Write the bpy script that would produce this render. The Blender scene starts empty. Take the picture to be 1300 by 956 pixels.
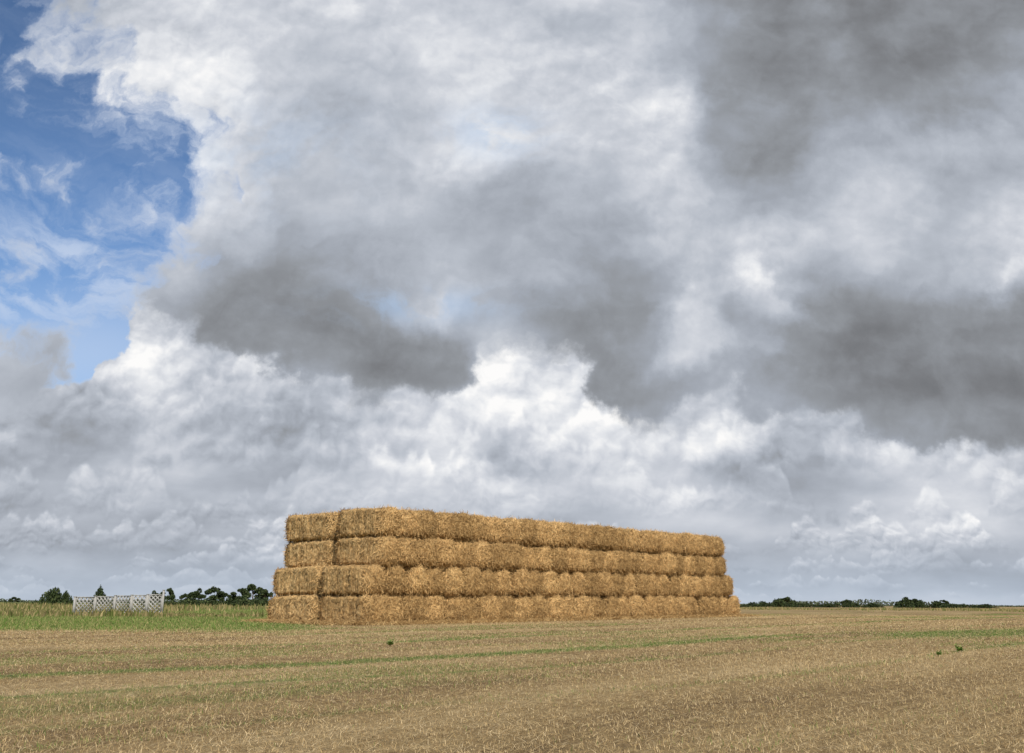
import bpy, math, random
import numpy as np
from mathutils import Vector, Matrix, noise as mn
random.seed(7); rng=np.random.default_rng(11)
sc=bpy.context.scene
sc.view_settings.view_transform='Standard'
sc.view_settings.look='None'; sc.view_settings.exposure=0
COL=sc.collection
F=1264.0; CX=650.0; CY=433.5
TH=math.atan((766-CY)/F); CT,ST=math.cos(TH),math.sin(TH)
EYE=0.70
def uv_of(px,py):
    a=(px-CX)/F; b=(CY-py)/F; y=CT-b*ST
    return a/y,(ST+b*CT)/y

# ------------------------------------------------------------------ camera
cam=bpy.data.cameras.new("camera"); co=bpy.data.objects.new("camera",cam); COL.objects.link(co)
cam.sensor_width=36; cam.lens=35; cam.shift_y=(CY-478)/1300; cam.clip_start=0.05; cam.clip_end=12000
co.matrix_world=Matrix.Translation((0,0,EYE))@Matrix.Rotation(math.pi/2+TH,4,'X')@Matrix.Rotation(math.radians(0.25),4,'Z')
sc.camera=co

# ------------------------------------------------------------------ sun
S=Vector((0.22,-0.70,0.64)).normalized()
sl=bpy.data.lights.new("sun","SUN"); so=bpy.data.objects.new("sun",sl); COL.objects.link(so)
sl.energy=4.3; sl.angle=math.radians(0.6); sl.color=(1,0.94,0.84)
so.rotation_euler=S.to_track_quat('Z','Y').to_euler(); so.location=(0,-20,30)

# ------------------------------------------------------------------ world
W=bpy.data.worlds.new("World"); sc.world=W; W.use_nodes=True
try: W.cycles.sampling_method='NONE'
except Exception: pass
nt=W.node_tree; nt.nodes.clear(); L=nt.links
def setin(sock,v):
    if v is None: return
    if isinstance(v,bpy.types.NodeSocket): nt.links.new(v,sock)
    else: sock.default_value=v
def M(op,a,b=None,c=None,clamp=False):
    n=nt.nodes.new('ShaderNodeMath'); n.operation=op; n.use_clamp=clamp
    for s,v in zip(n.inputs,(a,b,c)): setin(s,v)
    return n.outputs[0]
def V(op,a,b=None,c=None):
    n=nt.nodes.new('ShaderNodeVectorMath'); n.operation=op
    for s,v in zip(n.inputs,(a,b,c)): setin(s,v)
    return n.outputs[1] if op in('LENGTH','DOT_PRODUCT','DISTANCE') else n.outputs[0]
def comb(x,y,z=0.0):
    n=nt.nodes.new('ShaderNodeCombineXYZ'); setin(n.inputs[0],x);setin(n.inputs[1],y);setin(n.inputs[2],z); return n.outputs[0]
def sep(v):
    n=nt.nodes.new('ShaderNodeSeparateXYZ'); setin(n.inputs[0],v); return n.outputs
def SS(v,a,b,lo=0.0,hi=1.0,kind='SMOOTHSTEP'):
    n=nt.nodes.new('ShaderNodeMapRange'); n.interpolation_type=kind
    setin(n.inputs[0],v); setin(n.inputs[1],a); setin(n.inputs[2],b); n.inputs[3].default_value=lo; n.inputs[4].default_value=hi
    return n.outputs[0]
def noise2(v,scale,detail=6,rough=0.6,color=False,lac=2.0):
    n=nt.nodes.new('ShaderNodeTexNoise'); n.noise_dimensions='2D'; setin(n.inputs['Vector'],v)
    n.inputs['Scale'].default_value=scale; n.inputs['Detail'].default_value=detail; n.inputs['Roughness'].default_value=rough; n.inputs['Lacunarity'].default_value=lac
    return n.outputs['Color'] if color else n.outputs['Fac']
def voro(v,scale,detail=3,rough=0.5):
    n=nt.nodes.new('ShaderNodeTexVoronoi'); n.voronoi_dimensions='2D'; n.feature='F1'; n.normalize=True
    setin(n.inputs['Vector'],v); n.inputs['Scale'].default_value=scale; n.inputs['Detail'].default_value=detail; n.inputs['Roughness'].default_value=rough
    return n.outputs['Distance']
def mixf(f,a,b):
    n=nt.nodes.new('ShaderNodeMix'); n.data_type='FLOAT'; setin(n.inputs[0],f); setin(n.inputs[2],a); setin(n.inputs[3],b); return n.outputs[0]
def mixc(f,a,b):
    n=nt.nodes.new('ShaderNodeMix'); n.data_type='RGBA'; setin(n.inputs[0],f); setin(n.inputs[6],a); setin(n.inputs[7],b); return n.outputs[2]
def lin(c): 
    c=c/255.0
    return c/12.92 if c<=0.04045 else ((c+0.055)/1.055)**2.4
def gauss(px,py,wu,wv):
    cu,cv=uv_of(px,py)
    q=V('MULTIPLY',V('SUBTRACT',P,(cu,cv,0.0)),(1/wu,1/wv,0)); return M('POWER',0.3679,V('DOT_PRODUCT',q,q))

tc=nt.nodes.new('ShaderNodeTexCoord')
sx,sy,sz=sep(tc.outputs['Generated'])
yy=M('MAXIMUM',sy,0.2)
u=M('DIVIDE',sx,yy); v=M('DIVIDE',sz,yy)
P=comb(u,v)
w1=V('MULTIPLY',V('SUBTRACT',noise2(P,5.0,7,0.58,True),(0.5,0.5,0.5)),(0.18,0.13,0.0))
vscale=SS(v,0.0,0.25,0.25,1.0)
w1=V('SCALE',w1); w1.node.inputs['Scale'].default_value=1.0; nt.links.new(vscale,w1.node.inputs['Scale'])
Pw=V('ADD',P,w1)
uw,vw,_=sep(Pw)
# rows : (px, Lfront, Cfront, Lback, Cback)
B=200
rows={
0:[(0,160,0,B,0),(10,165,0,B,0),(110,182,1,B,0),(200,190,1,B,1),(330,194,1,B,1),(450,194,1,B,1),(600,184,1,B,1),(700,188,1,B,1),(760,170,1,B,1),(880,142,1,B,1),(1000,122,1,B,1),(1150,114,1,B,1),(1300,124,1,B,1)],
60:[(0,180,0,B,0),(30,190,0,B,0),(145,206,1,B,0),(190,212,1,B,1),(260,198,1,B,1),(400,188,1,B,1),(560,192,1,B,1),(700,202,1,B,1),(765,198,1,B,1),(860,160,1,B,1),(950,130,1,B,1),(1050,116,1,B,1),(1200,118,1,B,1),(1300,128,1,B,1)],
120:[(0,200,0,B,0),(75,210,0,B,0),(195,220,1,B,0),(240,226,1,B,1),(300,198,1,B,1),(430,184,1,B,1),(560,186,1,B,1),(700,200,1,B,1),(790,216,1,B,1),(830,206,1,B,1),(915,135,1,B,1),(1000,118,1,B,1),(1150,122,1,B,1),(1300,140,1,B,1)],
180:[(0,200,0,B,0),(165,210,0,B,0),(275,220,1,B,0),(300,214,1,B,1),(360,188,1,B,1),(470,182,1,B,1),(560,194,1,B,1),(635,206,1,B,1),(740,200,1,B,1),(830,204,1,B,1),(910,148,1,B,1),(970,128,1,B,1),(1060,140,1,B,1),(1150,156,1,B,1),(1300,172,1,B,1)],
240:[(0,190,0,B,0),(190,195,0,B,0),(295,206,1,B,0),(320,202,1,B,1),(380,176,1,B,1),(500,164,1,B,1),(620,168,1,B,1),(720,178,1,B,1),(800,198,1,B,1),(900,182,1,B,1),(1000,163,1,B,1),(1100,184,1,B,1),(1200,180,1,B,1),(1300,188,1,B,1)],
300:[(0,180,0,B,0),(160,180,0,B,0),(275,178,1,B,0),(310,166,1,B,1),(380,154,1,B,1),(480,158,1,B,1),(600,166,1,B,1),(720,164,1,B,1),(820,174,1,B,1),(920,186,1,B,1),(1000,194,1,B,1),(1080,178,1,B,1),(1180,168,1,B,1),(1300,194,1,B,1)],
350:[(0,170,0,B,0),(130,170,0,B,0),(235,168,1,B,0),(300,148,1,B,1),(400,148,1,B,1),(500,162,1,B,1),(620,163,1,B,1),(740,152,1,B,1),(840,168,1,B,1),(880,198,1,B,1),(940,188,1,B,1),(985,235,.8,244,1),(1020,187,1,B,1),(1080,162,1,B,1),(1180,158,1,B,1),(1250,184,1,B,1),(1300,208,1,B,1)],
395:[(0,160,0,B,0),(155,160,0,B,0),(240,154,1,B,.7),(300,138,1,B,1),(400,142,1,B,1),(460,154,1,B,1),(500,172,.8,212,1),(560,184,.6,216,1),(610,150,1,B,1),(700,138,1,B,1),(800,157,1,B,1),(850,198,.6,230,1),(890,206,.8,230,1),(940,170,1,B,1),(1000,190,.7,244,1),(1050,142,1,B,1),(1150,132,1,B,1),(1300,142,1,B,1)],
440:[(0,162,.65,B,0),(60,162,.65,B,0),(115,165,0,B,0),(155,155,0,220,0),(185,155,0,238,1),(245,150,0,230,1),(285,137,1,200,1),(400,126,1,200,1),(520,132,1,200,1),(590,128,1,200,1),(630,150,.5,226,1),(680,145,.75,230,1),(720,146,1,218,1),(800,157,1,215,1),(840,192,.8,228,1),(880,192,.9,228,1),(940,152,1,215,1),(1050,124,1,B,1),(1150,120,1,B,1),(1300,128,1,B,1)],
480:[(0,160,.8,B,.5),(80,162,.7,B,0),(115,160,0,200,0),(140,155,0,212,.9),(200,155,0,244,1),(260,150,0,222,1),(320,140,0,200,1),(370,130,1,192,1),(470,119,1,200,1),(590,125,1,212,1),(630,140,.1,242,1),(690,140,.1,238,1),(740,142,1,215,1),(850,142,1,B,1),(950,131,1,B,1),(1050,116,1,B,1),(1150,110,1,B,1),(1300,116,1,B,1)],
520:[(0,165,.5,178,1),(60,168,.4,176,1),(110,165,0,174,.8),(140,165,0,188,1),(190,165,0,232,1),(240,165,0,212,1),(300,165,0,188,1),(400,140,.1,192,1),(450,134,.5,200,1),(520,132,.4,210,1),(570,130,0,226,1),(640,140,0,238,1),(720,140,.1,230,1),(800,140,.35,222,1),(910,140,.45,214,1),(960,138,.9,205,1),(1050,118,1,195,1),(1200,106,1,190,1),(1300,104,1,190,1)],
555:[(0,160,0,184,1),(60,160,0,180,1),(140,160,0,194,1),(210,160,0,210,1),(280,160,0,186,1),(370,160,0,176,1),(420,160,0,182,1),(480,160,0,200,1),(560,160,0,222,1),(650,160,0,216,1),(720,160,0,222,1),(800,160,0,226,1),(860,160,0,226,1),(905,160,0,250,1),(940,160,0,228,1),(1000,130,.1,188,1),(1060,122,.3,192,1),(1110,117,.8,200,1),(1180,110,1,195,1),(1300,106,1,188,1)],
590:[(0,160,0,182,1),(80,160,0,190,1),(150,160,0,204,1),(240,160,0,200,1),(330,160,0,186,1),(420,160,0,190,1),(520,160,0,214,1),(600,160,0,218,1),(650,160,0,182,1),(700,160,0,218,1),(800,160,0,224,1),(860,160,0,228,1),(900,160,0,206,1),(960,160,0,172,1),(1030,160,0,174,1),(1080,140,0,210,1),(1140,130,0,232,1),(1220,125,.1,226,1),(1300,125,.5,204,1)],
630:[(0,160,0,178,1),(100,160,0,186,1),(200,160,0,200,1),(300,160,0,192,1),(420,160,0,198,1),(560,160,0,214,1),(700,160,0,212,1),(800,160,0,208,1),(860,160,0,216,1),(950,160,0,192,1),(1020,160,0,188,1),(1100,160,0,208,1),(1180,160,0,226,1),(1300,160,0,206,1)],
670:[(0,160,0,186,1),(120,160,0,193,1),(250,160,0,189,1),(360,160,0,198,1),(600,160,0,205,1),(900,160,0,204,1),(1000,160,0,191,1),(1100,160,0,202,1),(1200,160,0,208,1),(1300,160,0,196,1)],
705:[(0,160,0,182,1),(100,160,0,174,1),(200,160,0,181,1),(260,160,0,192,1),(350,160,0,188,1),(1000,160,0,187,1),(1080,160,0,196,1),(1200,160,0,182,1),(1300,160,0,188,1)],
740:[(0,160,0,190,1),(300,160,0,193,1),(700,160,0,193,1),(1000,160,0,190,1),(1300,160,0,187,1)],
762:[(0,160,0,207,1),(600,160,0,207,1),(1300,160,0,205,1)],
}
U0=0.75
pos=M('MULTIPLY_ADD',uw,1/(2*U0),0.5,clamp=True)
cur=None; curA=None; pv=None
for py in sorted(rows,reverse=True):
    n=nt.nodes.new('ShaderNodeValToRGB'); cr=n.color_ramp; cr.interpolation='EASE'
    st=rows[py]; vv=uv_of(650,py)[1]
    pl=[((uv_of(s[0],py)[0])/(2*U0)+0.5,s) for s in st]
    cr.elements[0].position=pl[0][0]; cr.elements[1].position=pl[-1][0]
    for p_,s in pl[1:-1]: cr.elements.new(p_)
    for e,(p_,s) in zip(cr.elements,pl):
        e.position=p_; e.color=((s[1]*.90+29)/255,s[2],s[3]/255,s[4])
    nt.links.new(pos,n.inputs[0])
    if cur is None: cur=n.outputs[0]; curA=n.outputs[1]
    else:
        f=SS(vw,pv,vv)
        cur=mixc(f,cur,n.outputs[0]); curA=mixf(f,curA,n.outputs[1])
    pv=vv
sc_=nt.nodes.new('ShaderNodeSeparateColor'); nt.links.new(cur,sc_.inputs[0])
Lf,Cf,Lb=sc_.outputs; Cb=curA
wr=V('MULTIPLY',V('SUBTRACT',noise2(P,26.0,4,0.55,True),(0.5,0.5,0.5)),(0.022,0.018,0.0))
Pr=V('ADD',P,wr)
def relief(Pc,scale,sq,ld,det):
    a=V('MULTIPLY',Pc,(1.0,sq,1.0))
    b=V('MULTIPLY',V('ADD',Pc,ld),(1.0,sq,1.0))
    ha=voro(a,scale,det,0.5); hb=voro(b,scale,det,0.5)
    return ha,M('SUBTRACT',hb,ha)
h1,d1=relief(Pr,13.0,1.1,(-0.004,0.008,0.0),4)
h2,d2=relief(Pr,34.0,1.35,(-0.0017,0.0035,0.0),3)
sel=SS(v,0.04,0.14)
hh=mixf(sel,h2,h1); dd=mixf(sel,d2,d1)
fb=noise2(V('MULTIPLY',P,(1,1.4,1)),6.0,7,0.52)
fb2=noise2(V('MULTIPLY',V('ADD',P,w1),(1,1.2,1)),16.0,6,0.55)
puff=M('SUBTRACT',0.45,hh)
rel=M('ADD',M('MULTIPLY',dd,0.75),M('MULTIPLY',puff,0.16))
soft=noise2(V('MULTIPLY',P,(1,2.6,1)),8.0,5,0.5)
Lcur=M('ADD',M('SUBTRACT',Lb,0.03),M('MULTIPLY',M('SUBTRACT',soft,0.5),0.30))
Lcur=M('ADD',Lcur,M('MULTIPLY',M('MULTIPLY',rel,SS(v,0.10,0.22)),0.85))
for k,(b0,hk,fr_) in enumerate([(.006,.008,12),(.015,.013,8),(.029,.022,6),(.048,.036,4.8),(.078,.058,4.2),(.118,.080,3.8),(.160,.09,3.4)]):
    nn_=noise2(comb(u,k*5.13+4.1),fr_,5,0.65)
    top=M('MULTIPLY_ADD',SS(nn_,0.32,0.70),hk*1.5,b0-hk*0.15)
    bb=M('MULTIPLY_ADD',M('SUBTRACT',fb2,0.5),hk*0.9,b0)
    d_=M('ADD',M('SUBTRACT',top,v),M('MULTIPLY',puff,hk*0.8))
    mk=M('MULTIPLY',SS(d_,0.0,hk*0.20),SS(M('SUBTRACT',v,bb),-hk*.15,hk*.40))
    fr=M('DIVIDE',M('SUBTRACT',v,b0),hk,clamp=True)
    a_=(.4,.55,.7,.85,.95,1,1)[k]
    Lk=M('ADD',Lb,M('MULTIPLY_ADD',fr,0.21*a_,-0.10*a_))
    Lk=M('ADD',Lk,M('MULTIPLY',rel,a_*0.85))
    Lcur=mixf(M('MULTIPLY',mk,SS(soft,.32,.6,.55,.95)),Lcur,Lk)
Lb2=Lcur
dw=SS(Lf,0.68,0.90,0.10,0.38)
tf=M('ADD',M('MULTIPLY',d1,dw),M('MULTIPLY',puff,0.05))
tf=M('ADD',tf,M('MULTIPLY',M('SUBTRACT',fb,0.5),0.34))
tf=M('ADD',tf,M('MULTIPLY',M('SUBTRACT',fb2,0.5),0.16))
eg=M('MULTIPLY',SS(u,-0.38,-0.20,1.0,0.0),SS(v,0.22,0.32))
namp=M('MULTIPLY_ADD',eg,1.4,1.0)
Cfn=M('ADD',Cf,M('ADD',M('MULTIPLY',puff,0.35),M('MULTIPLY',M('SUBTRACT',fb2,0.5),namp)))
mf=SS(Cfn,mixf(eg,SS(v,0.30,0.42,0.34,0.22),0.0),mixf(eg,0.76,1.15))
rim=M('MULTIPLY',M('SUBTRACT',1.0,SS(Cfn,0.5,1.0)),0.06)
Lf2=M('ADD',M('ADD',Lf,tf),rim)
Cbn=M('ADD',Cb,M('ADD',M('MULTIPLY',puff,0.5),M('MULTIPLY',M('SUBTRACT',fb2,0.5),0.9)))
mb=SS(Cbn,0.36,0.66)
def lum2col(Ls):
    n=nt.nodes.new('ShaderNodeValToRGB'); cr=n.color_ramp; cr.interpolation='LINEAR'
    tab=[(80,(84,86,90)),(105,(104,107,111)),(125,(123,125,129)),(150,(146,150,156)),(170,(163,169,179)),(190,(183,189,199)),(210,(205,209,217)),(230,(230,232,236)),(250,(253,252,251))]
    while len(cr.elements)<len(tab): cr.elements.new(0.5)
    for i,(l,c) in enumerate(tab):
        cr.elements[i].position=l/255; 
    for i,(l,c) in enumerate(tab):
        cr.elements[i].color=(lin(c[0]),lin(c[1]),lin(c[2]),1)
    nt.links.new(Ls,n.inputs[0]); return n.outputs[0]
cB=lum2col(Lb2); cF=lum2col(Lf2)
cB=mixc(SS(v,0.0,0.07,0.45,0.0),cB,(lin(184),lin(200),lin(219),1))
ci=noise2(V('MULTIPLY',V('ADD',Pw,comb(0.0,M('MULTIPLY',u,0.35))),(1,3.6,1)),6.0,7,0.58)
cw=gauss(60,350,0.22,0.075)
cir=M('MULTIPLY',SS(ci,0.38,0.70),M('MULTIPLY_ADD',cw,0.8,0.07),clamp=True)
cir=M('MAXIMUM',cir,M('MULTIPLY',gauss(110,450,.13,.06),0.5))
cir=M('MAXIMUM',cir,M('MULTIPLY',gauss(205,200,.08,.09),SS(fb2,.38,.68,0.0,0.6)))
cov=M('SUBTRACT',1.0,M('MULTIPLY',M('SUBTRACT',1.0,mb),M('MULTIPLY',M('SUBTRACT',1.0,mf),M('SUBTRACT',1.0,cir))))
ccol=mixc(mb,(lin(200),lin(214),lin(236),1),cB)
ccol=mixc(mf,ccol,cF)
th=M('ADD',M('MULTIPLY',gauss(530,388,.085,.018),0.6),M('ADD',M('MULTIPLY',gauss(630,168,.05,.03),0.6),M('MULTIPLY',gauss(330,200,.10,.06),0.3)))
th=M('MULTIPLY',th,SS(fb2,0.38,0.62),clamp=True)
ccol=mixc(th,ccol,(lin(168),lin(194),lin(226),1))
sky=nt.nodes.new('ShaderNodeTexSky'); sky.sky_type='NISHITA'; sky.sun_disc=False
sky.sun_elevation=math.asin(S.z); sky.sun_rotation=math.atan2(S.x,S.y)
tn=nt.nodes.new('ShaderNodeMix'); tn.data_type='RGBA'; tn.blend_type='MULTIPLY'; tn.inputs[0].default_value=1
nt.links.new(sky.outputs[0],tn.inputs[6]); tn.inputs[7].default_value=(0.78,0.97,1.2,1)
bg1=nt.nodes.new('ShaderNodeBackground'); nt.links.new(tn.outputs[2],bg1.inputs[0]); nt.links.new(SS(v,.30,.68,.105,.082),bg1.inputs[1])
bg2=nt.nodes.new('ShaderNodeBackground'); nt.links.new(ccol,bg2.inputs[0]); bg2.inputs[1].default_value=1.0
ms=nt.nodes.new('ShaderNodeMixShader'); nt.links.new(cov,ms.inputs[0]); nt.links.new(bg1.outputs[0],ms.inputs[1]); nt.links.new(bg2.outputs[0],ms.inputs[2])
wo=nt.nodes.new('ShaderNodeOutputWorld'); nt.links.new(ms.outputs[0],wo.inputs[0])

# ------------------------------------------------------------------ materials
def newmat(name):
    global nt
    m=bpy.data.materials.new(name); m.use_nodes=True; nt=m.node_tree
    b=nt.nodes['Principled BSDF']; b.inputs['Roughness'].default_value=0.9; b.inputs['Specular IOR Level'].default_value=0.15
    return m,b
def noise3(v,scale,detail=5,rough=0.6):
    n=nt.nodes.new('ShaderNodeTexNoise'); setin(n.inputs['Vector'],v); n.inputs['Scale'].default_value=scale
    n.inputs['Detail'].default_value=detail; n.inputs['Roughness'].default_value=rough; return n.outputs['Fac']
def ramp(f,stops):
    n=nt.nodes.new('ShaderNodeValToRGB'); cr=n.color_ramp
    while len(cr.elements)<len(stops): cr.elements.new(0.5)
    for i,(p,c) in enumerate(stops): cr.elements[i].position=p
    for i,(p,c) in enumerate(stops): cr.elements[i].color=(*c,1)
    setin(n.inputs[0],f); return n.outputs[0]
def attr(name):
    n=nt.nodes.new('ShaderNodeAttribute'); n.attribute_name=name; return n
def mulc(a,b):
    n=nt.nodes.new('ShaderNodeMix'); n.data_type='RGBA'; n.blend_type='MULTIPLY'; n.inputs[0].default_value=1
    setin(n.inputs[6],a); setin(n.inputs[7],b); return n.outputs[2]

straw,b=newmat("straw_bale")
t=nt.nodes.new('ShaderNodeTexCoord'); oi=nt.nodes.new('ShaderNodeObjectInfo')
ov=V('ADD',t.outputs['Object'],comb(M('MULTIPLY',oi.outputs['Random'],37.0),0.0,0.0))
n1=noise3(V('MULTIPLY',ov,(44,28,10)),1.0,5,0.68)
n2=noise3(ov,2.6,4,0.65)
c=ramp(n1,[(0.28,(0.15,0.085,0.035)),(0.41,(0.42,0.265,0.115)),(0.54,(0.61,0.42,0.195)),(0.72,(0.81,0.64,0.37))])
c=mulc(c,ramp(n2,[(0.3,(0.66,0.62,0.58)),(0.55,(1.0,0.98,0.96)),(0.75,(1.14,1.12,1.10))]))
c=mulc(c,ramp(oi.outputs['Random'],[(0.0,(0.72,0.69,0.64)),(0.5,(1.0,0.97,0.93)),(1.0,(1.12,1.11,1.08))]))
c=mulc(c,attr('tint').outputs['Color'])
nt.links.new(c,b.inputs['Base Color'])
bp=nt.nodes.new('ShaderNodeBump'); bp.inputs['Strength'].default_value=1.0; bp.inputs['Distance'].default_value=0.05
nt.links.new(n1,bp.inputs['Height']); nt.links.new(bp.outputs[0],b.inputs['Normal'])

blade,b=newmat("dry_and_green_blades")
nt.links.new(attr('tint').outputs['Color'],b.inputs['Base Color']); b.inputs['Roughness'].default_value=0.8
fol,b=newmat("foliage")
nt.links.new(attr('tint').outputs['Color'],b.inputs['Base Color']); b.inputs['Roughness'].default_value=0.7
bark,b=newmat("bark")
t=nt.nodes.new('ShaderNodeTexCoord')
nt.links.new(ramp(noise3(t.outputs['Object'],6),[(0.3,(0.05,0.035,0.025)),(0.7,(0.12,0.09,0.06))]),b.inputs['Base Color'])
wht,b=newmat("weathered_white_wood")
t=nt.nodes.new('ShaderNodeTexCoord')
nt.links.new(ramp(noise3(t.outputs['Object'],5),[(0.3,(0.28,0.275,0.265)),(0.7,(0.46,0.455,0.44))]),b.inputs['Base Color'])
# ground
gm,b=newmat("stubble_field")
g=nt.nodes.new('ShaderNodeNewGeometry')
D=(0.6655,0.7465); 
px_,py_,pz_=sep(g.outputs['Position'])
al=M('ADD',M('MULTIPLY',px_,D[0]),M('MULTIPLY',py_,D[1])); ac=M('SUBTRACT',M('MULTIPLY',px_,D[1]),M('MULTIPLY',py_,D[0]))
RC=comb(al,ac)
na=noise3(V('MULTIPLY',RC,(0.10,0.45,1)),1.0,6,0.6)
nb=noise3(V('MULTIPLY',RC,(3.0,9.0,1)),1.0,6,0.7)
ncf=noise3(V('MULTIPLY',RC,(25,60,1)),1.0,4,0.7)
tan=ramp(M('ADD',M('MULTIPLY',na,0.7),M('ADD',M('MULTIPLY',nb,0.45),-0.075)),[(0.36,(0.17,0.115,0.055)),(0.5,(0.33,0.24,0.115)),(0.62,(0.48,0.37,0.20))])
tan=mulc(tan,ramp(ncf,[(0.3,(0.52,0.49,0.46)),(0.6,(1.15,1.12,1.1))]))
grn=ramp(nb,[(0.3,(0.07,0.09,0.022)),(0.5,(0.12,0.165,0.038)),(0.7,(0.22,0.24,0.08))])
gf=SS(M('ADD',attr('green').outputs['Fac'],M('MULTIPLY',M('SUBTRACT',nb,0.5),0.9)),0.25,0.85)
nt.links.new(mixc(gf,tan,grn),b.inputs['Base Color'])
bp=nt.nodes.new('ShaderNodeBump'); bp.inputs['Strength'].default_value=0.8; bp.inputs['Distance'].default_value=0.04
nt.links.new(M('ADD',nb,ncf),bp.inputs['Height']); nt.links.new(bp.outputs[0],b.inputs['Normal'])

# ------------------------------------------------------------------ numpy noise + terrain
def vnoise(x,y,seed=0):
    xi=np.floor(x).astype(np.int64); yi=np.floor(y).astype(np.int64); fx=x-xi; fy=y-yi
    fx=fx*fx*(3-2*fx); fy=fy*fy*(3-2*fy)
    def h(a,b_):
        k=(a*374761393+b_*668265263+seed*1442695041)&0x7fffffff
        k=((k^(k>>13))*1274126177)&0x7fffffff
        return ((k^(k>>16))&0xffff)/65535.0
    return (h(xi,yi)*(1-fx)+h(xi+1,yi)*fx)*(1-fy)+(h(xi,yi+1)*(1-fx)+h(xi+1,yi+1)*fx)*fy
def fbm(x,y,seed=0,o=4):
    s=0;a=.5;t_=0
    for i in range(o): s=s+a*vnoise(x*2**i,y*2**i,seed+i); t_+=a; a*=.5
    return s/t_
P0=np.array([-4.73,33.2]); DV=np.array([0.6655,0.7465]); EV=np.array([-0.7465,0.6655])
def sstep(x,a,b_):
    t_=np.clip((x-a)/(b_-a),0,1); return t_*t_*(3-2*t_)
def hgt(x,y):
    x=np.asarray(x,float); y=np.asarray(y,float)
    t_=(x-P0[0])*DV[0]+(y-P0[1])*DV[1]
    near=1-sstep(np.hypot(x,y),60,120)
    return 0.13*np.clip(t_/24,-.2,1)+near*0.05*(fbm(x*.35,y*.35,5)-.5)*sstep(-((x-P0[0])*DV[1]-(y-P0[1])*DV[0])*-1,0.5,4)
def hflat(x,y):
    t_=(x-P0[0])*DV[0]+(y-P0[1])*DV[1]; return 0.13*min(max(t_/24,-.2),1)
def green(x,y):
    x=np.asarray(x,float); y=np.asarray(y,float)
    a=x*DV[0]+y*DV[1]; w=x*DV[1]-y*DV[0]
    n=fbm(a*.06,w*.25,21); n2=fbm(a*.25,w*.9,31); wob=(fbm(a*.05,w*.02,41)-.5)*4
    gz=sstep(y+(n-.5)*12-(x+10)*0.15,22,31)*sstep(-x-0.16*y+(n2-.5)*3,-.5,1.8)
    bands=0
    for c0,wd,am in ((-11,0.42,.9),(-15.5,.35,.65),(-13,.16,.5),(-8.7,.2,.55),(-6.0,.2,.55),(-3.2,.28,.55),(-20,.4,.6),(-1,.2,.4),(3,.25,.4),(7,.6,.5)):
        bands=np.maximum(bands,am*np.exp(-((w-c0-wob)/wd)**2)*sstep(n,.33,.62)*1.2)
    patch=sstep(n+n2*.6,.86,1.07)*.45
    rt=1.0*sstep(x-.30*y,0,2.5)*np.exp(-((y-24.5-(n-.5)*8)/3.5)**2)
    far=sstep(y,70,90)*.4*sstep(n,.3,.7)
    return np.clip(np.maximum.reduce([gz,bands*np.ones_like(x),patch,far,rt])*(0.6+.8*n2),0,1)

def axis(lo,hi,step,far,k):
    core=list(np.arange(lo,hi+1e-6,step)); s=step; x=core[-1]; up=[]
    while x<far: s*=k; x+=s; up.append(x)
    s=step; x=core[0]; dn=[]
    while x>-far: s*=k; x-=s; dn.append(x)
    return np.array(dn[::-1]+core+up)
xs=axis(-32,32,.22,6000,1.22); ys=axis(3,58,.22,6000,1.22)
X,Y=np.meshgrid(xs,ys); Z=hgt(X,Y)
nx,ny=len(xs),len(ys)
def mesh_from(name,verts,faces_flat,nper,mat,smooth=False,tint=None,green_=None):
    me=bpy.data.meshes.new(name); nv=len(verts); nf=len(faces_flat)//nper
    me.vertices.add(nv); me.vertices.foreach_set('co',np.asarray(verts,np.float32).ravel())
    me.loops.add(nf*nper); me.loops.foreach_set('vertex_index',np.asarray(faces_flat,np.int32))
    me.polygons.add(nf); me.polygons.foreach_set('loop_start',np.arange(0,nf*nper,nper,dtype=np.int32))
    try: me.polygons.foreach_set('loop_total',np.full(nf,nper,np.int32))
    except Exception: pass
    me.update(calc_edges=True)
    if tint is not None:
        a=me.attributes.new('tint','FLOAT_COLOR','POINT'); cc=np.ones((nv,4),np.float32); cc[:,:3]=tint; a.data.foreach_set('color',cc.ravel())
    if green_ is not None:
        a=me.attributes.new('green','FLOAT','POINT'); a.data.foreach_set('value',np.asarray(green_,np.float32).ravel())
    me.materials.append(mat)
    if smooth: me.polygons.foreach_set('use_smooth',np.ones(nf,bool))
    return me
def obj(name,me,loc=(0,0,0),parent=None,**kw):
    o=bpy.data.objects.new(name,me); COL.objects.link(o); o.location=loc
    if parent: o.parent=parent
    for k,v_ in kw.items(): o[k]=v_
    return o
idx=np.arange(nx*ny).reshape(ny,nx)
fc=np.stack([idx[:-1,:-1],idx[:-1,1:],idx[1:,1:],idx[1:,:-1]],-1).reshape(-1)
me=mesh_from("ground",np.stack([X,Y,Z],-1).reshape(-1,3),fc,4,gm,True,green_=green(X,Y))
obj("ground",me,kind="structure",label="stubble field with green strips under the straw stack",category="field")

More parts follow.
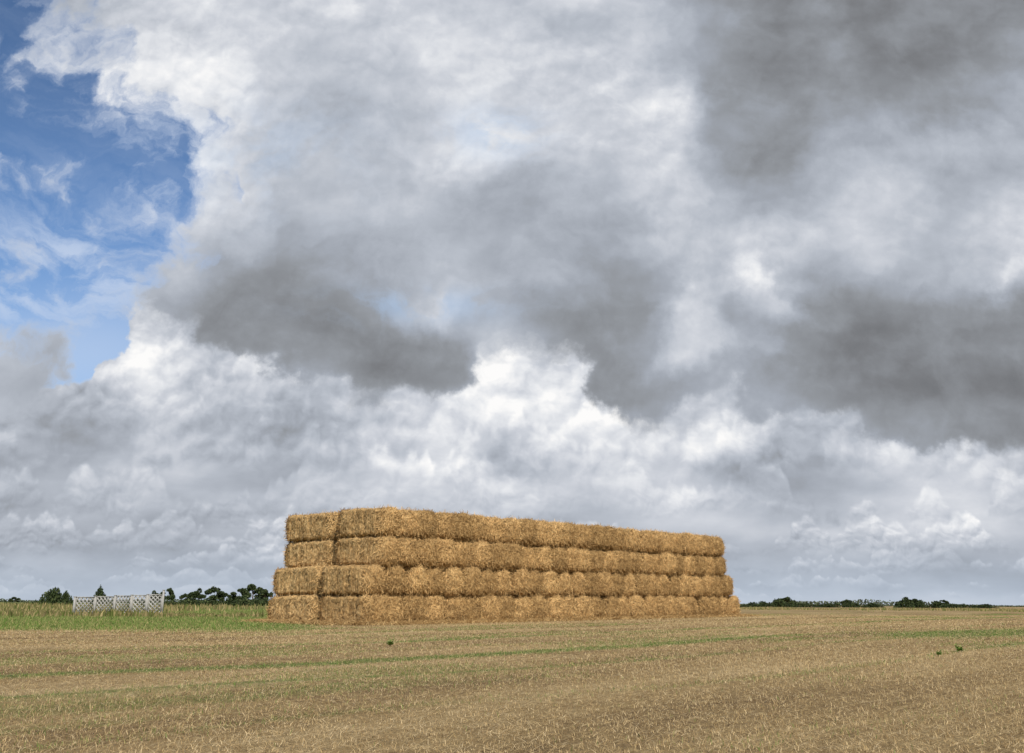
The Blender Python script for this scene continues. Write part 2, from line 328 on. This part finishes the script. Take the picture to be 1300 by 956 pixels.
# ------------------------------------------------------------------ blades
def blades(pos,h,w,lean,ldir,face,col):
    N=len(pos)
    fx=np.cos(face)*w/2; fy=np.sin(face)*w/2
    lx=np.cos(ldir)*lean*h; ly=np.sin(ldir)*lean*h
    up=h*np.sqrt(np.clip(1-lean**2,0.02,1))
    v_=np.zeros((N,5,3))
    v_[:,0]=pos; v_[:,1]=pos; v_[:,0,0]-=fx; v_[:,0,1]-=fy; v_[:,1,0]+=fx; v_[:,1,1]+=fy
    mid=pos.copy(); mid[:,0]+=lx*.35; mid[:,1]+=ly*.35; mid[:,2]+=up*.6
    v_[:,2]=mid; v_[:,3]=mid; v_[:,2,0]-=fx*.8; v_[:,2,1]-=fy*.8; v_[:,3,0]+=fx*.8; v_[:,3,1]+=fy*.8
    v_[:,4]=pos; v_[:,4,0]+=lx; v_[:,4,1]+=ly; v_[:,4,2]+=up
    bi=(np.arange(N)*5)[:,None]
    f=(bi+np.array([[0,1,3,0,3,2,2,3,4]])).reshape(-1)
    c_=np.repeat(col[:,None,:],5,1)
    return v_.reshape(-1,3),f,c_.reshape(-1,3)
def wedge(N,y0,y1,p=1.0):
    r=rng.random(N); e=2-p
    y=(y0**e+r*(y1**e-y0**e))**(1/e) if abs(e)>1e-3 else y0*(y1/y0)**r
    x=(rng.random(N)*2-1)*(0.60*y+1.0)
    return x,y
def outside_stack(x,y,m=0.0):
    t_=(x-P0[0])*DV[0]+(y-P0[1])*DV[1]; s_=(x-P0[0])*EV[0]+(y-P0[1])*EV[1]
    return ~((t_>-m)&(t_<24.1+m)&(s_>-m)&(s_<5.6+m))
def pick(N,cols):
    cols=np.array(cols); i=rng.integers(0,len(cols),N); return cols[i]*(0.7+.6*rng.random((N,1)))
TAN=[(0.58,0.44,0.235),(0.49,0.36,0.18),(0.66,0.52,0.31),(0.38,0.265,0.13),(0.26,0.175,0.085),(0.18,0.12,0.06)]
GRN=[(0.12,0.19,0.037),(0.15,0.22,0.055),(0.08,0.135,0.028),(0.24,0.25,0.09),(0.32,0.27,0.12)]
x,y=wedge(300000,3.2,60,1.25)
a=x*DV[0]+y*DV[1]; w=x*DV[1]-y*DV[0]; w=np.round(w/.12)*.12+rng.normal(0,.022,len(w)); a=a+rng.normal(0,.02,len(a))
x=a*DV[0]+w*DV[1]; y=a*DV[1]-w*DV[0]
k=outside_stack(x,y,.05)&(green(x,y)<.6)&(fbm(a*.3,w*.5,77)>.28)&(y>3); x,y=x[k],y[k]; N=len(x)
sca=np.clip(y/14,.65,2.6)
hm_=.6+.8*fbm(x*.25,y*.15,123)
pos=np.stack([x,y,hgt(x,y)-.005],-1)
v1,f1,c1=blades(pos,(.012+.032*rng.random(N))*hm_*1.15,.0038*sca*(.7+.6*rng.random(N)),.3+.6*rng.random(N),rng.random(N)*6.28,rng.random(N)*.9-.45,pick(N,TAN))
me=mesh_from("stubble",v1,f1,3,blade,tint=c1)
obj("stubble",me,kind="stuff",label="cut straw stubble stalks across the field",category="stubble")
x,y=wedge(280000,3.2,45,1.3); k=outside_stack(x,y,.0)&(y>3); x,y=x[k],y[k]; N=len(x); sca=np.clip(y/12,.65,3)
pos=np.stack([x,y,hgt(x,y)+.004+.010*rng.random(N)],-1)
v1,f1,c1=blades(pos,.04+.10*rng.random(N),.0042*sca,.985+.0145*rng.random(N),rng.random(N)*6.28,rng.random(N)*6.28,pick(N,TAN[:5]))
M2=34000; t_=rng.random(M2)*25-.6; s_=-np.abs(rng.normal(0,.45,M2)); e2=rng.random(M2)<.30
t2=np.where(e2,-np.abs(rng.normal(0,.45,M2)),t_); s2=np.where(e2,rng.random(M2)*6-.3,s_)
x=P0[0]+t2*DV[0]+s2*EV[0]; y=P0[1]+t2*DV[1]+s2*EV[1]
pos=np.stack([x,y,hgt(x,y)+.01+.08*rng.random(M2)*np.exp(-np.abs(np.where(e2,t2,s2))*2)],-1)
v2,f2,c2=blades(pos,.12+.2*rng.random(M2),np.full(M2,.014),.9+.09*rng.random(M2),rng.random(M2)*6.28,rng.random(M2)*6.28,pick(M2,[(0.62,.44,.21),(.52,.35,.155),(.34,.21,.09)]))
me=mesh_from("loose_straw",np.concatenate([v1,v2]),np.concatenate([f1,f2+len(v1)]),3,blade,tint=np.concatenate([c1,c2]))
obj("loose_straw",me,kind="stuff",label="loose straw scattered on the ground",category="straw")
x,y=wedge(620000,3.2,75,0.9); gr=green(x,y); k=outside_stack(x,y,.6)&(rng.random(len(x))<gr**1.3*.95+.010)&(y>3); x,y,gr=x[k],y[k],gr[k]; N=len(x); sca=np.clip(y/11,.7,4)
pos=np.stack([x,y,hgt(x,y)-.005],-1)
left=sstep(-x-.20*y,-.5,2.5)*sstep(y,22,34)
v1,f1,c1=blades(pos,(.016+.036*rng.random(N))*(1+2.0*left),.005*sca*(.7+.6*rng.random(N)),.2+.5*rng.random(N),rng.random(N)*6.28,rng.random(N)*1.6-.8,pick(N,GRN))
me=mesh_from("grass",v1,f1,3,blade,tint=c1)
obj("grass",me,kind="stuff",label="green grass regrowth in strips of the field",category="grass")
N=60000
y=44+rng.random(N)**1.3*122; x=(rng.random(N)*2-1)*.62*y
wv=fbm(x*.08,y*.05,91); k=((x<-.24*y)|((x<-.10*y)&(y>60))|((x>.18*y)&(y>85)))&(rng.random(N)<sstep(wv,.35,.65)+.06*(x<0)); x,y=x[k],y[k]; N=len(x)
pos=np.stack([x,y,hgt(x,y)],-1)
v1,f1,c1=blades(pos,(.16+.42*rng.random(N)*sstep(fbm(x*.15,y*.1,7),.3,.7))*np.where(x<0,1.0,.7),.05+.05*rng.random(N),.1+.3*rng.random(N),rng.random(N)*6.28,rng.random(N)*.8-.4,pick(N,[(.24,.20,.09),(.17,.145,.06),(.30,.24,.115),(.12,.125,.04),(.10,.12,.03)]))
me=mesh_from("tall_grass",v1,f1,3,blade,tint=c1)
obj("tall_grass",me,kind="stuff",label="tall dry grass on the field margin",category="grass")

# ------------------------------------------------------------------ bales
BL,BW,BH=2.42,0.92,0.98
def bale_mesh(seed):
    rnd=random.Random(seed); hx,hy,hz=BL/2,BW/2,BH/2; st=.034
    vd={}; vs=[]; fs=[]
    nX,nY,nZ=int(BL/st),int(BW/st),int(BH/st)
    def vid(i,j,k_):
        key=(i,j,k_)
        if key not in vd:
            vd[key]=len(vs); vs.append((-hx+BL*i/nX,-hy+BW*j/nY,-hz+BH*k_/nZ))
        return vd[key]
    for i in range(nX):
        for j in range(nY):
            fs.append((vid(i,j,nZ),vid(i+1,j,nZ),vid(i+1,j+1,nZ),vid(i,j+1,nZ))); fs.append((vid(i,j,0),vid(i,j+1,0),vid(i+1,j+1,0),vid(i+1,j,0)))
    for i in range(nX):
        for k_ in range(nZ):
            fs.append((vid(i,0,k_),vid(i+1,0,k_),vid(i+1,0,k_+1),vid(i,0,k_+1))); fs.append((vid(i,nY,k_),vid(i,nY,k_+1),vid(i+1,nY,k_+1),vid(i+1,nY,k_)))
    for j in range(nY):
        for k_ in range(nZ):
            fs.append((vid(0,j,k_),vid(0,j,k_+1),vid(0,j+1,k_+1),vid(0,j+1,k_))); fs.append((vid(nX,j,k_),vid(nX,j+1,k_),vid(nX,j+1,k_+1),vid(nX,j,k_+1)))
    A=np.array(vs); H=np.array([hx,hy,hz])
    R=np.array([.32,.24,.24])
    q_=np.clip(A,-(H-R),(H-R)); d_=A-q_
    nn=d_/R; ln=np.linalg.norm(nn,axis=1,keepdims=True); nn=nn/np.maximum(ln,1e-6)
    Q=q_+nn*R
    midw=np.clip((np.abs(Q[:,0])/hx-.80)/.2,0,1)
    R2=np.array([.14,.10,.10]); q2=np.clip(A,-(H-R2),(H-R2)); n2_=(A-q2)/R2; n2_/=np.maximum(np.linalg.norm(n2_,axis=1,keepdims=True),1e-6); Q2=q2+n2_*R2
    mw=midw[:,None]; Q=Q*mw+Q2*(1-mw)
    fb_=[]; xx=-hx
    while xx<hx: fb_.append(xx); xx+=rnd.uniform(.07,.16)
    fb_=np.array(fb_); dist=np.min(np.abs(Q[:,0:1]-fb_[None,:]),axis=1)
    fi=np.searchsorted(fb_,Q[:,0]); fo=np.array([rnd.uniform(-.024,.024) for _ in range(len(fb_)+2)])[fi]
    endw=np.clip(np.abs(nn[:,0])*1.4-.2,0,1)
    side=1-endw
    strings=np.array([-.375,-.125,.125,.375])*BW
    sd=np.min(np.abs(Q[:,1:2]-strings[None,:]),axis=1)
    disp=np.empty(len(Q))
    off=seed*13.7
    for i,p in enumerate(Q):
        a_=mn.fractal(Vector((p[0]*1.6+off,p[1]*1.6,p[2]*1.6)),1,2,3)
        b_=mn.fractal(Vector((p[0]*8,p[1]*10+off,p[2]*8)),.8,2,4)
        disp[i]=.042*a_+.042*b_*(.6+.4*endw[i])
    disp+=side*(fo-.035*np.exp(-(dist/.014)**2)-.012)
    disp+=endw*(.12-.05*np.exp(-(sd/.03)**2)-.11*np.abs(Q[:,2]/hz)**2.5-.18*np.abs(Q[:,1]/hy)**3)
    disp+= -.02*np.exp(-(sd/.02)**2)*side*(np.abs(nn[:,2])>.5)
    Pq=Q+nn*disp[:,None]
    Pq[:,2]-= np.sign(Q[:,2])*.045*np.abs(Q[:,1]/hy)**2.5*np.abs(nn[:,2])
    F4=np.array(fs)
    tri=np.concatenate([F4[:,[0,1,2]],F4[:,[0,2,3]]]).reshape(-1)
    rg=np.random.default_rng(seed)
    tint=np.ones((len(Pq),3))*(0.86+.28*rg.random((len(Pq),1)))
    n=6000; pr=.35+np.abs(nn[:,0])*1.2; pr/=pr.sum()
    ii=rg.choice(len(Pq),n,p=pr)
    nrm=nn[ii]; base=Pq[ii]+nrm*-.01+rg.normal(0,.010,(n,3))
    rd=rg.normal(0,1,(n,3)); rd[:,0]*=np.where(np.abs(nrm[:,0])>.6,1,.35); rd[:,1]*=np.where(np.abs(nrm[:,0])>.6,.7,1)
    tang=rd-nrm*np.sum(rd*nrm,1,keepdims=True); tang/=np.linalg.norm(tang,axis=1,keepdims=True)
    outw=(.10+.8*rg.random((n,1))**2.5); dr=tang+nrm*outw; dr[:,2]-=.5*(rg.random(n)); dr/=np.linalg.norm(dr,axis=1,keepdims=True)
    le=(.04+.16*rg.random((n,1))**1.5); wd=.006+.006*rg.random((n,1))
    sd_=np.cross(dr,nrm); sd_/=np.maximum(np.linalg.norm(sd_,axis=1,keepdims=True),1e-5)
    vb=np.stack([base-sd_*wd,base+sd_*wd,base+dr*le+sd_*wd*.6,base+dr*le-sd_*wd*.6],1).reshape(-1,3)
    bi=(np.arange(n)*4)[:,None]+len(Pq)
    ft=(bi+np.array([[0,1,2,0,2,3]])).reshape(-1)
    tb_=np.repeat((.55+1.1*rg.random((n,1)))*np.array([[1.0,1.01,1.03]]),4,0)
    me=mesh_from("straw_bale",np.concatenate([Pq,vb]),np.concatenate([tri,ft]),3,straw,tint=np.concatenate([tint,tb_]))
    sm=np.zeros(len(me.polygons),bool); sm[:len(tri)//3]=True; me.polygons.foreach_set('use_smooth',sm)
    return me
BM=[bale_mesh(s+1) for s in range(9)]
ang=math.atan2(EV[1],EV[0])
def put_bale(s_c,t_c,lay,yaw=0,sc_=(1,1,1),lab="golden straw bale packed in a long stack"):
    x=P0[0]+t_c*DV[0]+s_c*EV[0]; y=P0[1]+t_c*DV[1]+s_c*EV[1]
    o=bpy.data.objects.new("straw_bale",random.choice(BM)); COL.objects.link(o)
    z=hflat(x,y)+BH*lay*.98+BH/2*sc_[2]-.01
    o.location=(x,y,z)
    o.rotation_euler=(random.gauss(0,.012),random.gauss(0,.014),ang+yaw+random.choice((0,math.pi)))
    o.scale=sc_
    o["label"]=lab; o["category"]="straw bale"; o["group"]="bales in the straw stack"
    return o
cfg=[(0.0,24.1),(0.05,23.45),(.60,23.0),(.62,22.9)]
for lay,(t0,t1) in enumerate(cfg):
    n=26 if lay<2 else 25
    step=(t1-t0)/n
    for i in range(n):
        tcn=t0+(i+.5)*step+random.uniform(-.035,.035)
        lab="straw bale lying on the stubble at the stack's foot" if lay==0 else ("straw bale in the top layer of the stack" if lay==3 else "straw bale held between other bales in the stack")
        ex=random.uniform(-.11,.11)
        wsc=step/BW*random.uniform(.945,.99)
        put_bale(BL/2+ex+(.03 if lay>1 else 0),tcn,lay,random.gauss(0,.022),(random.uniform(.985,1.01),wsc,random.uniform(.955,.995)),lab)
        r0=(.12,.24,.36,.34)[lay]
        if lay<2: put_bale(4.18+random.uniform(-.04,.04),tcn+r0,lay,random.gauss(0,.012),(1.10,wsc,random.uniform(.965,1.0)),lab)
        else: put_bale(4.45+random.uniform(-.04,.04),tcn+r0,lay,random.gauss(0,.012),(1.16,wsc,random.uniform(.965,1.0)),lab)

# ------------------------------------------------------------------ trees and bushes
def leaf_cloud(seed,lobes,n,size,cols):
    rg=np.random.default_rng(seed); lobes=np.array(lobes); vol=np.prod(lobes[:,3:6],axis=1); li=rg.choice(len(lobes),n,p=vol/vol.sum())
    d_=rg.normal(0,1,(n,3)); d_/=np.linalg.norm(d_,axis=1,keepdims=True); rr=(.55+.55*rg.random((n,1))**.7)
    c_=lobes[li,:3]+d_*lobes[li,3:6]*rr
    a_=rg.normal(0,1,(n,3)); a_/=np.linalg.norm(a_,axis=1,keepdims=True); b_=np.cross(a_,rg.normal(0,1,(n,3))); b_/=np.linalg.norm(b_,axis=1,keepdims=True)
    s_=size*(.5+rg.random((n,1)))
    vb=np.stack([c_-a_*s_,c_+b_*s_*.6,c_+a_*s_,c_-b_*s_*.6],1).reshape(-1,3)
    vb[:,2]=np.maximum(vb[:,2],0.02)
    f=np.arange(n*4)
    cl=np.array(cols)[rg.integers(0,len(cols),n)]*(.6+.7*rg.random((n,1)))
    return vb,f,np.repeat(cl,4,0)
DG=[(.04,.06,.022),(.055,.08,.028),(.03,.045,.02),(.08,.10,.04)]
def bush_mesh(seed):
    r=random.Random(seed); lb=[]
    for i in range(9):
        x_=r.uniform(-2.3,2.3); hh_=r.uniform(.6,1.7)*(1-abs(x_)/4.5); lb.append((x_,r.uniform(-1,1),hh_*.55,r.uniform(.5,1.1),r.uniform(.6,1.1),hh_*.75))
    v_,f_,c_=leaf_cloud(seed,lb,2200,.16,DG); return mesh_from("bush",v_,f_,4,fol,tint=c_)
def crown_mesh(seed,w=2.1,h=2.2,z0=1.9,n=2400):
    r=random.Random(seed); lb=[]
    for i in range(9):
        t_=r.random(); a_=r.uniform(0,6.28); rad=w*.75*math.sin(math.pi*(.2+.75*t_))
        lb.append((rad*math.cos(a_),rad*math.sin(a_),z0+t_*h,r.uniform(.4,.85),r.uniform(.4,.85),r.uniform(.35,.7)))
    v_,f_,c_=leaf_cloud(seed,lb,n,.18,DG); return mesh_from("crown",v_,f_,4,fol,tint=c_)
def conifer_mesh(seed):
    lb=[(0,0,.7+i*.45,1.25-.22*i,1.25-.22*i,.28) for i in range(6)]
    v_,f_,c_=leaf_cloud(seed,lb,2200,.13,DG[:3]); return mesh_from("crown",v_,f_,4,fol,tint=c_)
def tube(path,rads,seg=8):
    vs=[];fs=[]
    for (p,r) in zip(path,rads):
        for k_ in range(seg): a_=2*math.pi*k_/seg; vs.append((p[0]+r*math.cos(a_),p[1]+r*math.sin(a_),p[2]))
    for i in range(len(path)-1):
        for k_ in range(seg): fs+= [i*seg+k_,i*seg+(k_+1)%seg,(i+1)*seg+(k_+1)%seg,(i+1)*seg+k_]
    return vs,fs
def trunk_mesh(seed,h=2.6):
    r=random.Random(seed); vs,fs=tube([(0,0,-.1),(.03,0,h*.4),(.0,.05,h*.75),(.05,0,h*1.2)],[.16,.12,.09,.03])
    for i in range(5):
        a_=r.uniform(0,6.28); z=h*r.uniform(.55,.85); l_=r.uniform(.6,1.1)
        v2_,f2_=tube([(0,0,z),(math.cos(a_)*l_*.5,math.sin(a_)*l_*.5,z+l_*.5),(math.cos(a_)*l_,math.sin(a_)*l_,z+l_)],[.06,.04,.015],6)
        fs+=[q_+len(vs) for q_ in f2_]; vs+=v2_
    return mesh_from("trunk",np.array(vs),np.array(fs),4,bark)
bushM=[bush_mesh(50+i) for i in range(5)]; crM=[crown_mesh(80+i) for i in range(5)]; trM=[trunk_mesh(90+i) for i in range(4)]; conM=conifer_mesh(99); ctr=trunk_mesh(98,1.5)
def ground_xy(px,dist):
    u_,_=uv_of(px,768); return u_*dist,dist
def bush(px,dist,wpx,hpx,lab="dark green bush on the far field edge"):
    x,y=ground_xy(px,dist); o=bpy.data.objects.new("bush",random.choice(bushM)); COL.objects.link(o)
    o.location=(x,y,float(hgt(x,y))-.1); k_=dist/F
    o.scale=(wpx*k_/5.0,wpx*k_/5.0,hpx*k_/1.7); o.rotation_euler=(0,0,random.choice((0,math.pi))+random.uniform(-.3,.3))
    o["label"]=lab;o["category"]="bush";o["group"]="bushes along the horizon"
def tree(px,dist,hpx,crown=None,trunk=None,hh_=4.4,lab="round dark green tree on the far field edge",wsc=1.0):
    x,y=ground_xy(px,dist); e=bpy.data.objects.new("tree",None); COL.objects.link(e); e.location=(x,y,float(hgt(x,y))); s_=hpx*dist/F/hh_
    e.scale=(s_*wsc,s_*wsc,s_); e.rotation_euler=(0,0,random.uniform(0,6.28)); e.empty_display_size=.5
    e["label"]=lab;e["category"]="tree";e["group"]="trees along the horizon"
    for nm,ms_ in (("trunk",trunk or random.choice(trM)),("crown",crown or random.choice(crM))):
        c_=bpy.data.objects.new(nm,ms_); COL.objects.link(c_); c_.parent=e
bush(67,120,38,21,"rounded dark bush beside the lattice fence"); bush(84,122,18,16)
tree(127,110,27,conM,ctr,3.3,"small conifer behind the lattice fence",1.0)
tree(20,170,9,wsc=1.6)
for p_,h_,w_ in ((196,17,1.2),(214,20,1.0),(238,14,1.4),(253,20,1.2),(273,23,1.1),(289,15,1.2),(305,21,1.1),(322,25,1.1),(337,20,1.2)):
    tree(p_,150+random.uniform(-15,15),h_,wsc=w_)
for p_,w_,h_ in ((224,26,9),(248,32,12),(270,34,12),(298,34,10),(318,34,14),(335,30,13),(185,26,7),(30,26,5),(12,24,5)):
    bush(p_,140+random.uniform(-10,10),w_,h_)
for p_,w_,h_ in ((955,30,4),(972,26,5),(990,30,7),(1003,20,10),(1020,26,5),(1050,36,3),(1076,30,6),(1110,30,3),(1152,26,9),(1168,22,7),(1194,32,6),(1215,30,5),(1250,34,3)):
    bush(p_,230+random.uniform(-20,20),w_,h_+2)
for p_,h_ in ((1000,12),(1078,9),(1155,12),(1198,9)): tree(p_,240,h_,wsc=1.9)
N=26000; hx_=(rng.random(N)*2-1)*520; hy_=420+rng.random(N)*40; hm=(0.4+2.6*fbm(hx_*.03,hx_*0+3,61)**2*1.7)*(1-.6*sstep(hx_,170,215))
hz_=rng.random(N)*hm
s_=.4; a_=rng.normal(0,1,(N,3)); a_/=np.linalg.norm(a_,axis=1,keepdims=True); b_=np.cross(a_,rng.normal(0,1,(N,3))); b_/=np.linalg.norm(b_,axis=1,keepdims=True)
cc=np.stack([hx_,hy_,hz_+.13],-1); vb=np.stack([cc-a_*s_,cc+b_*s_,cc+a_*s_,cc-b_*s_],1).reshape(-1,3)
me=mesh_from("hedgerow",vb,np.arange(N*4),4,fol,tint=np.repeat(pick(N,[(.08,.10,.06),(.10,.12,.07),(.07,.085,.055)]),4,0))
obj("hedgerow",me,kind="stuff",label="distant dark hedge line along the horizon",category="hedge")

# ------------------------------------------------------------------ lattice fence
def box(vs,fs,c,ax,ay,az):
    b0=len(vs); c=Vector(c)
    for sx_ in(-1,1):
        for sy_ in(-1,1):
            for sz_ in(-1,1): vs.append(tuple(c+ax*sx_+ay*sy_+az*sz_))
    for q_ in((0,1,3,2),(4,6,7,5),(0,4,5,1),(2,3,7,6),(0,2,6,4),(1,5,7,3)): fs+= [b0+k_ for k_ in q_]
def lattice(w,h):
    vs=[];fs=[]; X_=Vector((1,0,0));Y_=Vector((0,1,0));Z_=Vector((0,0,1))
    for z in(0.02,h-.02): box(vs,fs,(w/2,0,z),X_*w/2,Y_*.022,Z_*.022)
    for x_ in(.02,w-.02): box(vs,fs,(x_,0,h/2),X_*.02,Y_*.0205,Z_*(h/2-.045))
    sp=.215
    for sgn,yo in((1,.009),(-1,-.009)):
        s0=-h if sgn==1 else 0
        while s0<(w if sgn==1 else w+h):
            if sgn==1: z0=max(0,-s0); z1=min(h,w-s0)
            else: z0=max(0,s0-w); z1=min(h,s0)
            if z1-z0>.05:
                a_=Vector((s0+sgn*z0,yo,z0));b2=Vector((s0+sgn*z1,yo,z1)); d_=(b2-a_); l_=d_.length; d_.normalize()
                box(vs,fs,(a_+b2)/2,d_*l_/2,Y_*.006,d_.cross(Y_)*.030)
            s0+=sp
    return mesh_from("lattice_panel",np.array(vs),np.array(fs),4,wht)
def postmesh(h):
    vs=[];fs=[]; box(vs,fs,(0,0,h/2-.1),Vector((.045,0,0)),Vector((0,.045,0)),Vector((0,0,h/2)))
    box(vs,fs,(0,0,h-.085),Vector((.06,0,0)),Vector((0,.06,0)),Vector((0,0,.015)))
    return mesh_from("post",np.array(vs),np.array(fs),4,wht)
pts=[]
for px_,dd_,ph in ((96,50,.90),(122,51,.93),(147,52,.97),(168,53,1.0),(188,53.5,1.03),(208,54,1.25)):
    x,y=ground_xy(px_,dd_); pts.append((x,y,float(hflat(x,y)),ph))
root=bpy.data.objects.new("lattice_fence",None); COL.objects.link(root); root.location=(pts[0][0],pts[0][1],pts[0][2])
root["label"]="weathered white diagonal lattice fence standing in rough grass"; root["category"]="fence"
R0=Vector(root.location)
for i,(x,y,z,ph) in enumerate(pts):
    p=obj("post",postmesh(ph+.1),tuple(Vector((x,y,z))-R0),root)
for (a_,b_) in zip(pts[:-1],pts[1:]):
    va=Vector(a_[:3]);vb_=Vector(b_[:3]); d_=vb_-va; l_=d_.length; yaw=math.atan2(d_.y,d_.x)
    off=d_.normalized()*.056
    h_=min(a_[3],b_[3])-.03
    lp=obj("lattice_panel",lattice(l_-.112,h_),tuple(va+off-R0+Vector((0,0,.04))),root); lp.rotation_euler=(random.uniform(-.03,.03),0,yaw)

# ------------------------------------------------------------------ weeds
def weed_mesh(seed):
    rg=np.random.default_rng(seed); vs=[];fs=[];cs=[]
    for st_ in range(5):
        a_=rg.random()*6.28; ln_=.05+.07*rg.random(); lean=.7*rg.random()
        for k_ in range(9):
            t_=(k_+1)/9; bp_=np.array([math.cos(a_)*lean*ln_*t_,math.sin(a_)*lean*ln_*t_,ln_*t_]); aa=rg.random()*6.28; L_=.05*(1.3-t_)+.02
            d_=np.array([math.cos(aa),math.sin(aa),.4])*L_; sd_=np.array([-math.sin(aa),math.cos(aa),0])*L_*.28
            b0=len(vs); vs+= [tuple(bp_),tuple(bp_+d_*.5+sd_),tuple(bp_+d_),tuple(bp_+d_*.5-sd_)]; fs+=[b0,b0+1,b0+2,b0+3]
            cs+= [(.18+.06*rg.random(),.28+.08*rg.random(),.07)]*4
        b0=len(vs); tp=np.array([math.cos(a_)*lean*ln_,math.sin(a_)*lean*ln_,ln_])
        vs+= [(-.003,0,0),(.003,0,0),tuple(tp+[.002,0,0]),tuple(tp-[.002,0,0])]; fs+=[b0,b0+1,b0+2,b0+3]; cs+=[(.12,.16,.05)]*4
    return mesh_from("weed",np.array(vs),np.array(fs),4,blade,tint=np.array(cs))
wm=[weed_mesh(i) for i in range(4)]
for px_,py in ((497,819),(1193,828),(1220,823)):
    u_,v_=uv_of(px_,py); y=-EYE/v_; x=u_*y
    o=bpy.data.objects.new("weed",random.choice(wm)); COL.objects.link(o); o.location=(x,y,float(hgt(x,y))); k_=random.uniform(.8,1.2); o.scale=(k_,k_,k_); o.rotation_euler=(0,0,random.uniform(0,6.28))
    o["label"]="small leafy green weed growing in the stubble"; o["category"]="weed"; o["group"]="weeds in the stubble"
